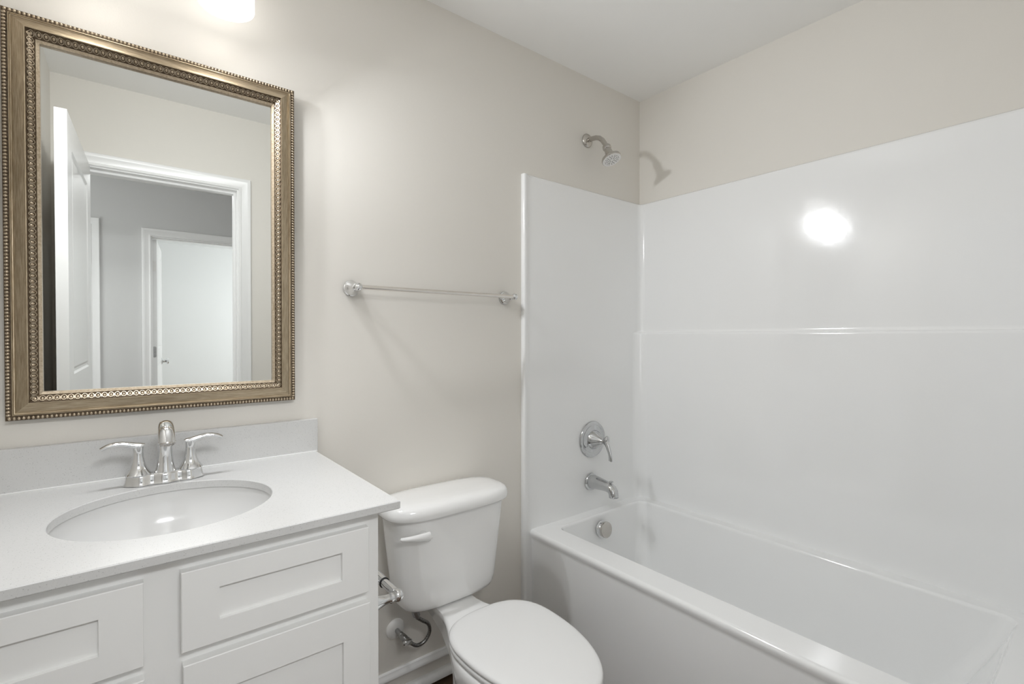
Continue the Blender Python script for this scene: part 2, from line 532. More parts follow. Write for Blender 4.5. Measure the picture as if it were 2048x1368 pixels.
# ---------------------------------------------------------------- baseboard: cap moulding and quarter-round shoe on the painted wall
def strip(name, x0, x1, prof, label):
    mb = MB(); vs = []; fs = []
    for y, z in prof: vs += [(x0, y, z), (x1, y, z)]
    for i in range(len(prof)-1): fs.append((2*i, 2*i+1, 2*i+3, 2*i+2))
    n = len(prof)
    fs.append(tuple(2*i for i in range(n))); fs.append(tuple(2*i+1 for i in reversed(range(n))))
    mb.add(vs, fs)
    return struct(mb.build(name, M['trim'], angle=30), label)
BX0, BX1 = -1.6395, -0.780
strip('baseboard_back', BX0, BX1, [(0,0.113),(-0.005,0.113),(-0.008,0.110),(-0.009,0.104),(-0.013,0.099),(-0.015,0.092),(-0.015,0.088),(-0.009,0.087),(-0.008,0.086),(0,0.086)], 'white cap moulding of the baseboard behind the toilet')
strip('trim_7', BX0, BX1, [(0,0)] + [(-0.019*cos(a*pi/16)-0.004, 0.026*sin(a*pi/16)+0.016) for a in range(0, 9)] + [(0,0.042)], 'white quarter-round shoe moulding at the floor')
bpy.data.objects['trim_7'].location = (0, 0, 0)

# ---------------------------------------------------------------- bathtub with its moulded surround (one unit)
tub = thing('bathtub', 'white alcove bathtub with moulded surround panels up the walls', 'bathtub', (-0.38, -0.78, 0))
RZ = 0.450
tx0, tx1, ty0, ty1 = -0.744, -0.004, YF+0.004, -0.004
rings = [rrect(tx0+0.012, tx1, ty0, ty1, 0.004, 0.001),
         rrect(tx0+0.010, tx1, ty0, ty1, 0.004, RZ-0.045),
         rrect(tx0+0.004, tx1, ty0, ty1, 0.004, RZ-0.030),
         rrect(tx0+0.0, tx1, ty0, ty1, 0.004, RZ-0.018),
         rrect(tx0+0.001, tx1, ty0, ty1, 0.005, RZ-0.010),
         rrect(tx0+0.005, tx1-.004, ty0+.004, ty1-.004, 0.006, RZ-0.003),
         rrect(tx0+0.012, tx1-.006, ty0+.006, ty1-.006, 0.008, RZ)]
bx0, bx1, by0, by1 = -0.636, -0.078, -1.365, -0.072
rings += [rrect(bx0-0.006, bx1+0.006, by0-0.006, by1+0.006, 0.044, RZ),
          rrect(bx0-0.001, bx1+0.001, by0-0.001, by1+0.001, 0.040, RZ-0.003),
          rrect(bx0+0.003, bx1-0.003, by0+0.003, by1-0.003, 0.038, RZ-0.012),
          rrect(bx0+0.010, bx1-0.008, by0+0.030, by1-0.010, 0.040, RZ-0.08),
          rrect(bx0+0.030, bx1-0.024, by0+0.130, by1-0.024, 0.060, 0.17),
          rrect(bx0+0.045, bx1-0.038, by0+0.170, by1-0.042, 0.075, 0.12),
          rrect(bx0+0.075, bx1-0.065, by0+0.210, by1-0.075, 0.085, 0.092),
          rrect(bx0+0.120, bx1-0.110, by0+0.260, by1-0.120, 0.085, 0.085)]
MB().loft(rings).build('tub', M['acrylic'], tub, angle=50, wn=True)

def surround_ring(z, e, px, r1, ends=0.0):
    """plan outline of the three panels; e: inset of the front faces, px: back panel thickness, r1: corner cove"""
    py = 0.017 - e; pxx = px - e
    xe = -0.778 + ends
    path = []
    # near end (left edge, on the valve wall) with a rolled edge
    path.append((xe, -0.0005))
    path.append((xe, -0.010))
    for k in range(5):
        a = pi*0.5*k/4
        path.append((xe + 0.008 - 0.008*cos(a) , -0.012 - e*0 - 0.008*sin(a)))
    path.append((xe + 0.018, -0.0195)); path.append((xe + 0.024, -py))
    path.append((-0.40, -py))
    r = r1
    for k in range(9):
        a = pi*0.5*k/8
        path.append((-pxx - r + r*sin(a), -py - r + r*cos(a)))
    path.append((-pxx, -0.8))
    yb = YF + py
    for k in range(9):
        a = pi*0.5*k/8
        path.append((-pxx - r + r*cos(a), yb + r - r*sin(a)))
    path.append((-0.40, yb))
    path.append((xe + 0.024, yb)); path.append((xe + 0.010, YF + 0.020)); path.append((xe, YF + 0.010)); path.append((xe, YF + 0.0005))
    back = [(-0.4, YF+0.0005), (-0.0005, YF+0.0005), (-0.0005, -0.8), (-0.0005, -0.0005), (-0.4, -0.0005)]
    return [Vector((x, y, z)) for x, y in path + back]
ZL = 1.271
PU, PLW = 0.010, 0.026
rings = [surround_ring(0.440, 0, PLW, 0.062), surround_ring(0.60, 0, PLW, 0.058), surround_ring(ZL-0.012, 0, PLW, 0.050), surround_ring(ZL-0.005, 0.0, PLW-0.0015, 0.050),
         surround_ring(ZL-0.001, 0, PLW-0.005, 0.046), surround_ring(ZL, 0, PLW-0.010, 0.040),
         surround_ring(ZL+0.001, 0, PU+0.004, 0.034), surround_ring(ZL+0.006, 0, PU+0.001, 0.031), surround_ring(ZL+0.014, 0, PU, 0.030),
         surround_ring(1.904, 0, PU, 0.028), surround_ring(1.912, 0.002, PU, 0.028), surround_ring(1.916, 0.006, PU, 0.028)]
MB().loft(rings).build('surround_panel', M['acrylic'], tub, angle=50, wn=True)
fl = MB()
fsec = [(-0.778,-0.0005),(-0.778,-0.010)] + [(-0.778+0.008-0.008*cos(pi*0.5*q_/4), -0.012-0.008*sin(pi*0.5*q_/4)) for q_ in range(5)] + [(-0.760,-0.0195),(-0.754,-0.0171),(-0.728,-0.0171),(-0.728,-0.0005)]
fl.loft([[Vector((x, y, z)) for x, y in fsec] for z in (0.001, 0.4399)])
fl.build('apron_flange', M['acrylic'], tub, angle=50)
# drain overflow plate on the basin end wall
oc = Vector((-0.377, by1-0.011, 0.385))
oax = Vector((0, -1, 0.12)).normalized()
ob = MB().lathe(oc, oax, [(0.0,0.036),(0.004,0.036),(0.006,0.033),(0.016,0.032),(0.018,0.030)], 40).build('overflow_plate', M['chrome'], tub)
MB().lathe(oc + oax*0.018, oax, [(0.0,0.028),(0.002,0.0345),(0.010,0.0355),(0.014,0.034),(0.0155,0.030),(0.016,0.001)], 48).build('overflow_knob', M['nickel'], ob)

# ---------------------------------------------------------------- shower valve
PY = -0.0176
vx, vz = -0.369, 0.778
va = thing('shower_valve', 'round chrome shower valve plate with cone hub and lever above tub spout', 'shower valve', (vx, PY, vz))
MB().lathe((vx, PY, vz), (0,-1,0), [(0,0.083),(0.003,0.083),(0.007,0.081),(0.0095,0.076),(0.010,0.068),(0.008,0.064),(0.009,0.058),(0.012,0.050),(0.014,0.042)], 64).build('escutcheon', M['tubchrome'], va, angle=30)
MB().lathe((vx, PY-0.013, vz), (0,-1,0), [(0,0.044),(0.004,0.043),(0.018,0.034),(0.036,0.021),(0.052,0.0125),(0.060,0.0105),(0.064,0.013),(0.066,0.001)], 48).build('hub', M['tubchrome'], va, angle=40)
lv = MB()
hy = PY-0.013-0.060
lv.tube([(vx, hy+0.004, vz+0.010), (vx, hy-0.006, vz+0.010), (vx, hy-0.014, vz-0.004), (vx, hy-0.022, vz-0.020), (vx, hy-0.031, vz-0.040), (vx-0.001, hy-0.036, vz-0.058), (vx-0.001, hy-0.038, vz-0.074), (vx-0.001, hy-0.037, vz-0.080)],
        [0.007, 0.013, 0.013, 0.0105, 0.0095, 0.0095, 0.0105, 0.0105], 16, flat=[0.005, 0.009, 0.0095, 0.0085, 0.0075, 0.0065, 0.0055, 0.005], up=(0,-1,0))
lv.sphere((vx+0.003, hy-0.014, vz+0.009), 0.0185, 0.75, 0.50, 1.0, 18, 12)
lv.build('lever', M['tubchrome'], va)

# ---------------------------------------------------------------- tub spout
sx, sz = -0.377, 0.583
sp = thing('tub_spout', 'chrome tub spout with pull-up diverter below the shower valve', 'tub spout', (sx, PY, sz))
MB().lathe((sx, PY, sz), (0,-1,0), [(0,0.040),(0.004,0.040),(0.008,0.038),(0.010,0.033)], 40).build('flange', M['tubchrome'], sp)
b = MB()
path = [(PY-0.004, sz+0.003, 0.0325), (PY-0.02, sz+0.003, 0.0315), (PY-0.045, sz+0.003, 0.0285), (PY-0.070, sz+0.002, 0.0255), (PY-0.092, sz+0.001, 0.0235), (PY-0.110, sz-0.001, 0.0228), (PY-0.124, sz-0.007, 0.0225), (PY-0.132, sz-0.017, 0.0218), (PY-0.1345, sz-0.030, 0.021), (PY-0.135, sz-0.037, 0.0208)]
b.tube([(sx, y, z) for y, z, r in path], [r for y, z, r in path], 28, up=(0,0,1))
b.build('body', M['tubchrome'], sp, angle=50)
d = MB(); d.lathe((sx, PY-0.122, sz+0.011), (0,0,1), [(0,0.005),(0.008,0.004),(0.012,0.004),(0.014,0.008),(0.018,0.0085),(0.019,0.001)], 20)
d.build('diverter_knob', M['tubchrome'], sp)
MB().lathe((sx, PY-0.135, sz-0.0365), (0,0,-1), [(0,0.0208),(0.003,0.0208),(0.003,0.015)], 28).build('outlet', M['tubchrome'], sp)

# ---------------------------------------------------------------- shower head
hx, hz = -0.387, 2.148
sh = thing('overhead_shower', 'small round nickel shower head on a bent arm above the surround', 'shower head', (hx, 0, hz))
MB().lathe((hx, -0.0005, hz), (0,-1,0), [(0,0.031),(0.003,0.031),(0.007,0.028),(0.010,0.020),(0.012,0.013)], 40).build('flange', M['nickel'], sh)
arm = [(-0.004,2.148),(-0.03,2.148),(-0.055,2.145),(-0.075,2.137),(-0.092,2.123),(-0.105,2.105),(-0.116,2.088)]
MB().tube([(hx, y, z) for y, z in arm], 0.0108, 20).build('arm', M['nickel'], sh)
ax = Vector((0.03, -0.40, -0.91)).normalized()
o0 = Vector((hx, -0.113, 2.093))
hd = MB().lathe(o0, ax, [(0,0.012),(0.003,0.0165),(0.010,0.019),(0.017,0.019),(0.021,0.0165),(0.022,0.0150),(0.034,0.0165),(0.048,0.0185),(0.056,0.024),(0.062,0.036),(0.066,0.0415),(0.071,0.0435),(0.077,0.0435),(0.079,0.042)], 48).build('head_body', M['nickel'], sh, angle=28)
MB().lathe(o0 + ax*0.0785, ax, [(0,0.0415),(0.001,0.041),(0.0012,0.0005)], 48).build('spray_face', M['whiteplastic'], sh, angle=28)
nz = MB()
u = ax.cross(Vector((1,0,0))).normalized(); wv = ax.cross(u)
for arm_i in range(8):
    a = 2*pi*arm_i/8 + 0.2
    for j, rr in enumerate((0.010, 0.0165, 0.023, 0.030)):
        for da in ((0,) if rr < 0.02 else (-0.17, 0.17)):
            p = o0 + ax*0.0795 + (u*cos(a+da) + wv*sin(a+da))*rr
            nz.lathe(p, ax, [(0,0.0016),(0.0015,0.0013)], 8)
nz.build('nozzle', M['rubber'], sh)['kind'] = 'stuff'

# ---------------------------------------------------------------- towel bar
tb = thing('towel_bar', 'chrome towel bar on two round rosettes between mirror and tub', 'towel bar', (-1.176, 0, 1.405))
TBZ = 1.405
for xx in (-1.486, -0.866):
    p = MB()
    p.lathe((xx, -0.0005, TBZ), (0,-1,0), [(0,0.0255),(0.004,0.0262),(0.007,0.025),(0.009,0.0225),(0.0105,0.0235),(0.013,0.0225),(0.020,0.0175),(0.030,0.0125),(0.040,0.0098),(0.044,0.0118),(0.047,0.0118),(0.049,0.0092),(0.052,0.0105),(0.055,0.009),(0.058,0.0075)], 36)
    p.lathe((xx, -0.056, TBZ), (0,-1,0), [(0,0.0075),(0.003,0.0105),(0.010,0.0128),(0.017,0.0112),(0.022,0.006),(0.0235,0.0005)], 28)
    p.build('post', M['chrome'], tb, angle=28)
MB().tube([(-1.486+0.006, -0.0665, TBZ), (-0.866-0.006, -0.0665, TBZ)], 0.0072, 20).build('bar', M['bar'], tb)

# ---------------------------------------------------------------- framed mirror
mr = thing('framed_mirror', 'rectangular wall mirror in antique gold beaded frame above the vanity', 'mirror', (-1.963, -0.012, 1.0635))
FX0, FX1, FZ0, FZ1 = -2.2645, -1.6625, 1.0635, 1.9700
TILT = 0.006
def mtilt(p):
    z = p[2] - FZ0; y = p[1]
    return (p[0], y*1.0 - z*sin(TILT), FZ0 + z*cos(TILT) + y*sin(TILT)*0)
Y0 = -0.012        # back of frame
def fring(u, h):
    return [(FX0+u, Y0-h, FZ0+u), (FX1-u, Y0-h, FZ0+u), (FX1-u, Y0-h, FZ1-u), (FX0+u, Y0-h, FZ1-u)]
def fstrip(prof, name, mats, parent):
    mb = MB()
    for (u0, h0), (u1, h1) in zip(prof[:-1], prof[1:]):
        A, B = fring(u0, h0), fring(u1, h1)
        for k in range(4):
            j = (k+1) % 4
            mb.add([A[k], A[j], B[j], B[k]], [(0,1,2,3)], mi=k % 2)
    mb.xf(mtilt)
    # keep the mitred corners crisp: no merge of material, sharp by angle
    return mb.build(name, None, parent, mats=mats, angle=32)
cove = [(0.0105,0.013),(0.0115,0.0165),(0.0135,0.0172),(0.0145,0.0150),(0.0160,0.0146),(0.0185,0.0162),(0.023,0.0194),(0.028,0.0228),(0.033,0.0258),(0.0365,0.0274),(0.0375,0.0292),(0.0395,0.0292)]
fr = fstrip([(0.0,0.0),(0.0,0.0)] + cove, 'frame', [M['gold_h'], M['gold_v']], mr) if False else fstrip(cove, 'frame', [M['gold_h'], M['gold_v']], mr)
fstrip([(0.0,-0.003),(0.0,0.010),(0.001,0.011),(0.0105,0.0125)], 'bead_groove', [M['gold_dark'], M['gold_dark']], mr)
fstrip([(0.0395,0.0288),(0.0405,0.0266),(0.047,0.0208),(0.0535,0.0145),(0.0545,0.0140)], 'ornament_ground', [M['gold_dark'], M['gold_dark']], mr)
fstrip([(0.0545,0.0140),(0.0555,0.0155),(0.0615,0.0125),(0.0618,0.004)], 'inner_lip', [M['gold_light'], M['gold_light']], mr)
# beads round the outside
bd_ = MB(); bu, bh = 0.0053, 0.0115
def along(n, a, b):
    return [a + (b-a)*(k+0.5)/n for k in range(n)]
W_, Hh = FX1-FX0, FZ1-FZ0
for x in along(78, FX0+0.003, FX1-0.003):
    for z in (FZ0+bu, FZ1-bu):
        bd_.sphere((x, Y0-bh, z), 0.0037, 0.86, 1.1, 1.15, 8, 5)
for z in along(118, FZ0+0.009, FZ1-0.009):
    for x in (FX0+bu, FX1-bu):
        bd_.sphere((x, Y0-bh, z), 0.0037, 1.15, 1.1, 0.86, 8, 5)
bd_.xf(mtilt); bd_.build('beading', M['gold_light'], mr, angle=80)
# egg-and-dart band on the inner slope
eg = MB()
def egg(center, du, dl, nrm):
    """du: unit vector across the band (inwards), dl: along, nrm: off the band"""
    c = Vector(center); R = []
    segs, tubes = 14, 6
    for k in range(segs):
        t = 2*pi*k/segs
        rad = du*(0.0070*cos(t)) + dl*(0.0047*sin(t))
        rd = rad.normalized()
        R.append([c + rad + rd*(0.00095*cos(2*pi*j/tubes)) + nrm*(0.0013*sin(2*pi*j/tubes)+0.0006) for j in range(tubes)])
    vs = [p for r in R for p in r]; fs = []
    for k in range(segs):
        for j in range(tubes):
            a = k*tubes+j; b = k*tubes+(j+1)%tubes; c2 = ((k+1)%segs)*tubes+(j+1)%tubes; d2 = ((k+1)%segs)*tubes+j
            fs.append((a,b,c2,d2))
    eg.add(vs, fs)
    # inner egg
    vs = []; fs = []
    for i, (s, h) in enumerate(((0.62,0.0),(0.5,0.0011),(0.25,0.0018))):
        for k in range(10):
            t = 2*pi*k/10
            vs.append(c + du*(0.0070*s*cos(t)) + dl*(0.0047*s*sin(t)) + nrm*h)
    for i in range(2):
        for k in range(10):
            fs.append((i*10+k, i*10+(k+1)%10, (i+1)*10+(k+1)%10, (i+1)*10+k))
    fs.append(tuple(20+k for k in range(10)))
    eg.add(vs, fs)
def dart(center, du, dl, nrm):
    c = Vector(center)
    for off, ln, wd in ((-0.001, 0.0042, 0.0006),):
        vs = [c + du*(off-ln) + dl*wd, c + du*(off-ln) - dl*wd, c + du*(off+ln) - dl*wd*0.6, c + du*(off+ln) + dl*wd*0.6]
        vs += [v + nrm*0.0015 for v in vs]
        eg.add(vs, [(4,5,6,7),(0,1,5,4),(1,2,6,5),(2,3,7,6),(3,0,4,7)])
    d = c + du*0.0047 + nrm*0.0006
    eg.add([d+du*0.0014, d+dl*0.0014, d-du*0.0014, d-dl*0.0014, d+nrm*0.0016], [(0,1,4),(1,2,4),(2,3,4),(3,0,4)])
uc, hc = 0.0470, 0.0206
sl = Vector((0.014, -0.0126)).normalized()   # across band: (inwards, height)
def band(n, a, b, vert, pos, inward):
    st = (b-a)/n
    for k in range(n):
        t = a + st*(k+0.5)
        if vert:
            c = (pos, Y0-hc, t); du = Vector((inward*sl.x, -sl.y, 0)); dl = Vector((0,0,1)); nr = Vector((inward*-sl.y, -sl.x, 0))
            c2 = (pos, Y0-hc, t+st/2)
        else:
            c = (t, Y0-hc, pos); du = Vector((0, -sl.y, inward*sl.x)); dl = Vector((1,0,0)); nr = Vector((0, -sl.x, inward*-sl.y))
            c2 = (t+st/2, Y0-hc, pos)
        egg(c, du, dl, nr)
        if k < n-1: dart(c2, du, dl, nr)
band(43, FX0+0.043, FX1-0.043, False, FZ0+uc, 1)
band(42, FX0+0.043, FX1-0.043, False, FZ1-uc, -1)
band(66, FZ0+0.043, FZ1-0.043, True, FX0+uc, 1)
band(66, FZ0+0.043, FZ1-0.043, True, FX1-uc, -1)
eg.xf(mtilt); eg.build('egg_and_dart_band', M['gold_light'], mr, angle=60)
gl = MB(); gl.add(fring(0.058, 0.0052), [(0,1,2,3)]); gl.xf(mtilt)
gl.build('glass', M['mirror'], mr, smooth=False)
bk = MB(); bk.box(FX0+0.004, FX1-0.004, Y0-0.004, Y0+0.003, FZ0+0.004, FZ1-0.004); bk.xf(mtilt)
bk.build('backing', M['mirrorback'], mr, smooth=False)

# ---------------------------------------------------------------- vanity light above the mirror
vl = thing('vanity_light', 'two-lamp vanity light with white glass shades, at top picture edge', 'wall lamp', (-1.98, 0, 2.235))
LX, LY, LZ, LR = -1.849, -0.130, 2.084, 0.0625
MB().loft([rrect(-2.09, -1.87, -0.022, -0.0005, 0.006, z) for z in (2.185, 2.285)]).build('backplate', M['nickel'], vl, bevel=0.003)
for cx in (LX, LX-0.262):
    a = MB()
    x0 = -1.98 + (0.06 if cx > -1.98 else -0.06)
    a.tube([(x0, -0.02, 2.235), (x0 + (cx-x0)*0.3, -0.06, 2.24), (x0 + (cx-x0)*0.8, -0.115, 2.255), (cx, LY, 2.262)], 0.008, 14)
    a.lathe((cx, LY, 2.262), (0,0,-1), [(0,0.012),(0.004,0.024),(0.030,0.026),(0.034,0.0245)], 28)
    a.build('arm', M['nickel'], vl)
    s = MB()
    zt = 2.238
    prof = [(0, 0.022), (0.002, 0.050), (0.006, 0.058), (0.014, LR), (zt-LZ-0.002, LR), (zt-LZ, LR-0.001), (zt-LZ, LR-0.003), (zt-LZ-0.003, LR-0.004), (0.018, LR-0.004), (0.010, 0.054), (0.006, 0.022)]
    s.lathe((cx, LY, zt), (0,0,-1), prof, 56, cap0=False, cap1=False)
    so = s.build('shade', M['shade'], vl, angle=40)
    bl = MB(); bl.lathe((cx, LY, zt-0.002), (0,0,-1), [(0,0.013),(0.025,0.013),(0.036,0.020),(0.055,0.029),(0.075,0.030),(0.092,0.022),(0.100,0.008),(0.101,0.0005)], 28)
    bl.build('bulb', M['bulb'], so)
    # the lamp's light: unseen disk added below the shade, aimed away from the wall
    ld = bpy.data.lights.new('lamp_light', 'AREA')
    ld.shape = 'DISK'; ld.size = 0.08
    ld.energy = LAMP_W; ld.color = LAMP_COL
    lo = bpy.data.objects.new('lamp_light', ld); COL.objects.link(lo)
    lo.location = (cx + 0.01, LY - 0.045, LZ - 0.040)
    lo.rotation_euler = Vector(LAMP_DIR).to_track_quat('-Z', 'Y').to_euler()

# ---------------------------------------------------------------- vanity cabinet
CX0, CX1 = XL+0.002, -1.640
CYF = -0.570       # face-frame front
CZT = 0.8836
vc = thing('vanity_cabinet', 'white painted vanity cabinet with shaker drawer fronts under the quartz top', 'cabinet', ((CX0+CX1)/2, -0.28, 0))
c = MB()
c.box(CX1-0.018, CX1, CYF+0.018, -0.002, 0.0, CZT)
c.box(CX0, CX0+0.018, CYF+0.018, -0.002, 0.0, CZT)
c.box(CX0+0.018, CX1-0.018, CYF+0.018, -0.002, 0.10, 0.118)
c.box(CX0+0.018, CX1-0.018, -0.50, -0.482, 0.0, 0.10)
c.build('side_panel', M['cabinet'], vc, bevel=0.001, smooth=False)
f = MB()
FY0, FY1 = CYF, CYF+0.018
f.box(CX1-0.040, CX1+0.001, FY0, FY1, 0.0, CZT)
f.box(CX0, CX0+0.040, FY0, FY1, 0.0, CZT)
f.box(-2.045, -1.980, FY0, FY1, 0.10, CZT)
for z0, z1 in ((0.845, CZT), (0.690, 0.740), (0.10, 0.125)):
    f.box(CX0+0.040, -2.045, FY0, FY1, z0, z1)
for z0, z1 in ((0.845, CZT), (0.690, 0.740), (0.395, 0.435), (0.10, 0.125)):
    f.box(-1.980, CX1-0.040, FY0, FY1, z0, z1)
f.build('face_frame', M['cabinet'], vc, smooth=False)
def shaker(name, x0, x1, z0, z1, rail, stile, parent):
    mb = MB(); yb, yf, d = CYF, CYF-0.0195, 0.0075
    px0, px1, pz0, pz1 = x0+stile, x1-stile, z0+rail, z1-rail
    def R(a, b, c2, e, y): return [(a, y, c2), (b, y, c2), (b, y, e), (a, y, e)]
    mb.loft([R(x0, x1, z0, z1, yb), R(x0, x1, z0, z1, yf+0.0012), R(x0+0.0012, x1-0.0012, z0+0.0012, z1-0.0012, yf),
             R(px0, px1, pz0, pz1, yf), R(px0+0.0008, px1-0.0008, pz0+0.0008, pz1-0.0008, yf+d)])
    return mb.build(name, M['cabinet'], parent, smooth=False)
shaker('drawer', -1.9875, -1.6665, 0.726, 0.8595, 0.0385, 0.055, vc)
shaker('drawer', -1.9855, -1.6645, 0.420, 0.7035, 0.062, 0.055, vc)
shaker('drawer', -1.9855, -1.6645, 0.115, 0.397, 0.062, 0.055, vc)
shaker('false_drawer_front', CX0+0.022, -2.037, 0.726, 0.8595, 0.0385, 0.055, vc)
shaker('door', CX0+0.022, -2.037, 0.115, 0.7045, 0.055, 0.055, vc)

# ---------------------------------------------------------------- quartz countertop with backsplash
QX0, QX1, QY0, QY1, QZ0, QZ1 = XL+0.001, -1.6005, -0.5965, -0.001, 0.8845, 0.902
ct = thing('countertop', 'white speckled quartz countertop with oval sink cut-out', 'countertop', ((QX0+QX1)/2, -0.3, QZ0))
SCX, SCY, SA, SB = -1.984, -0.327, 0.188, 0.177
q = MB()
N = 96
def rect_ray(a, inset=0.0):
    dx, dy = cos(a), sin(a); best = 1e9
    for lim, dcomp, o in ((QX1-inset, dx, SCX), (QX0+inset, dx, SCX), (QY1-inset, dy, SCY), (QY0+inset, dy, SCY)):
        if abs(dcomp) > 1e-9:
            t = (lim-o)/dcomp
            if t > 0: best = min(best, t)
    return SCX + dx*best, SCY + dy*best
angs = [2*pi*k/N for k in range(N)]
for X, Y in ((QX0,QY0),(QX1,QY0),(QX0,QY1),(QX1,QY1)):
    a = math.atan2(Y-SCY, X-SCX) % (2*pi)
    j = min(range(len(angs)), key=lambda i: abs(((angs[i]-a+pi) % (2*pi))-pi)); angs[j] = a
angs.sort()
def ell(a, s, z):
    # point of the ellipse in direction a
    r = 1/math.sqrt((cos(a)/(SA+s))**2 + (sin(a)/(SB+s))**2)
    return (SCX + r*cos(a), SCY + r*sin(a), z)
e = 0.0018
rings = []
rings.append([ell(a, 0, QZ0) for a in angs])
rings.append([(*rect_ray(a, e), QZ0) for a in angs])
rings.append([(*rect_ray(a, 0), QZ0+e) for a in angs])
rings.append([(*rect_ray(a, 0), QZ1-e) for a in angs])
rings.append([(*rect_ray(a, e), QZ1) for a in angs])
rings.append([ell(a, 0.0015, QZ1) for a in angs])
rings.append([ell(a, 0, QZ1-0.0015) for a in angs])
rings.append([ell(a, 0, QZ0) for a in angs])
q.loft([[Vector(p) for p in r] for r in rings], cap0=False, cap1=False)
q.build('slab', M['quartz'], ct, angle=30)
MB().box(QX0, -1.5965, -0.0205, -0.001, QZ1, 1.0005).build('backsplash', M['quartz'], ct, bevel=0.0015)
MB().box(QX0, -1.5985, -0.0235, -0.0200, QZ1-0.0005, QZ1+0.0025).build('caulk_line', M['trim'], ct, bevel=0.001)

# undermount sink
sk = thing('sink', 'white oval undermount sink bowl set in the countertop', 'sink', (SCX, SCY, 0.76))
def er(s, z, k=1.0): return [Vector((SCX + (SA*k+s)*cos(2*pi*i/64), SCY + (SB*k+s)*sin(2*pi*i/64), z)) for i in range(64)]
z = QZ0-0.0008
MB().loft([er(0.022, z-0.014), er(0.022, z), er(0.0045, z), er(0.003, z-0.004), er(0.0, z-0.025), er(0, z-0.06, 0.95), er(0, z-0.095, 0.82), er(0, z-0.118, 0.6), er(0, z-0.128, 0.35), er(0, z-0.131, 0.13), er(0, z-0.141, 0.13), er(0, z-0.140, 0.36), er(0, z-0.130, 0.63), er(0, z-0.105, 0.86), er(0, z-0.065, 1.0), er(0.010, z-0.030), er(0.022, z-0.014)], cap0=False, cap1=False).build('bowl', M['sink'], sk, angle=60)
MB().lathe((SCX, SCY, z-0.1315), (0,0,1), [(-0.006,0.02),(0.002,0.026),(0.0035,0.022),(0.001,0.018),(0.004,0.015),(0.005,0.001)], 28).build('drain', M['chrome'], sk)

# ---------------------------------------------------------------- centerset faucet
fx, fy = -1.9825, -0.112
fc = thing('faucet', 'chrome two-handle centerset faucet behind the oval sink', 'faucet', (fx, fy, QZ1))
def wavy(s, z, n=80):
    out = []
    L = 0.0785 + s
    for k in range(n):
        t = 2*pi*k/n
        x = L*math.copysign(abs(cos(t))**(2/2.8), cos(t))
        yw = 0.0245 + s + 0.0042*cos(2*pi*x/0.0508)
        y = yw*math.copysign(abs(sin(t))**(2/2.6), sin(t))
        out.append(Vector((fx+x, fy+y, z)))
    return out
MB().loft([wavy(0.0015, QZ1+0.0003), wavy(0.0025, QZ1+0.002), wavy(0.0015, QZ1+0.004), wavy(-0.0005, QZ1+0.008), wavy(-0.0022, QZ1+0.016), wavy(-0.0035, QZ1+0.0235), wavy(-0.005, QZ1+0.025)]).build('base', M['chrome'], fc, angle=40)
s = MB()
sp_path = [(0, 0.9255, 0.0225, 0.0215), (0, 0.930, 0.0212, 0.0205), (0, 0.940, 0.0188, 0.0182), (-0.0005, 0.952, 0.0168, 0.0165), (-0.001, 0.968, 0.0152, 0.015), (-0.002, 0.988, 0.0145, 0.0142), (-0.004, 1.008, 0.0144, 0.0138), (-0.009, 1.024, 0.0146, 0.0135), (-0.019, 1.036, 0.0149, 0.0132), (-0.033, 1.040, 0.0153, 0.013), (-0.047, 1.036, 0.0158, 0.0128), (-0.060, 1.026, 0.0163, 0.0128), (-0.069, 1.014, 0.0168, 0.013), (-0.074, 1.004, 0.0170, 0.0132)]
s.tube([(fx, fy+y, zz) for y, zz, a, b in sp_path], [a for y, zz, a, b in sp_path], 28, flat=[b for y, zz, a, b in sp_path], up=(0,1,0))
s.build('spout', M['chrome'], fc, angle=50)
tip = Vector((fx, fy-0.0745, 1.003)); tax = Vector((0, -0.45, -0.9)).normalized()
MB().lathe(tip - tax*0.001, tax, [(0,0.0142),(0.0025,0.0140),(0.0025,0.010),(0.001,0.009)], 28).build('aerator', M['nickel'], fc)
for sg in (-1, 1):
    hb = MB()
    hxp = fx + sg*0.0515
    hb.lathe((hxp, fy, QZ1+0.0245), (0,0,1), [(0,0.0262),(0.0015,0.0262),(0.003,0.0248),(0.008,0.0212),(0.015,0.0174),(0.024,0.0141),(0.034,0.0118),(0.044,0.0105),(0.054,0.0100),(0.062,0.0106),(0.068,0.0112)], 36)
    ho = hb.build('handle', M['chrome'], fc, angle=35)
    zt = QZ1+0.0245+0.064
    l = MB()
    pts = [(-0.0135, 0.9955), (-0.011, 0.9952), (-0.003, 0.9940), (0.006, 0.9945), (0.018, 0.9985), (0.031, 1.0020), (0.045, 1.0025), (0.057, 0.9995), (0.0675, 0.9940)]
    l.tube([(hxp + sg*a, fy - 0.002*max(a,0)/0.06, b) for a, b in pts], [0.0095, 0.0105, 0.0114, 0.0112, 0.0100, 0.0094, 0.0094, 0.0098, 0.0098], 18, flat=[0.0025, 0.0040, 0.0068, 0.0078, 0.0066, 0.0058, 0.0052, 0.0050, 0.0046], up=(0,0,1))
    l.build('lever', M['chrome'], ho, angle=50)

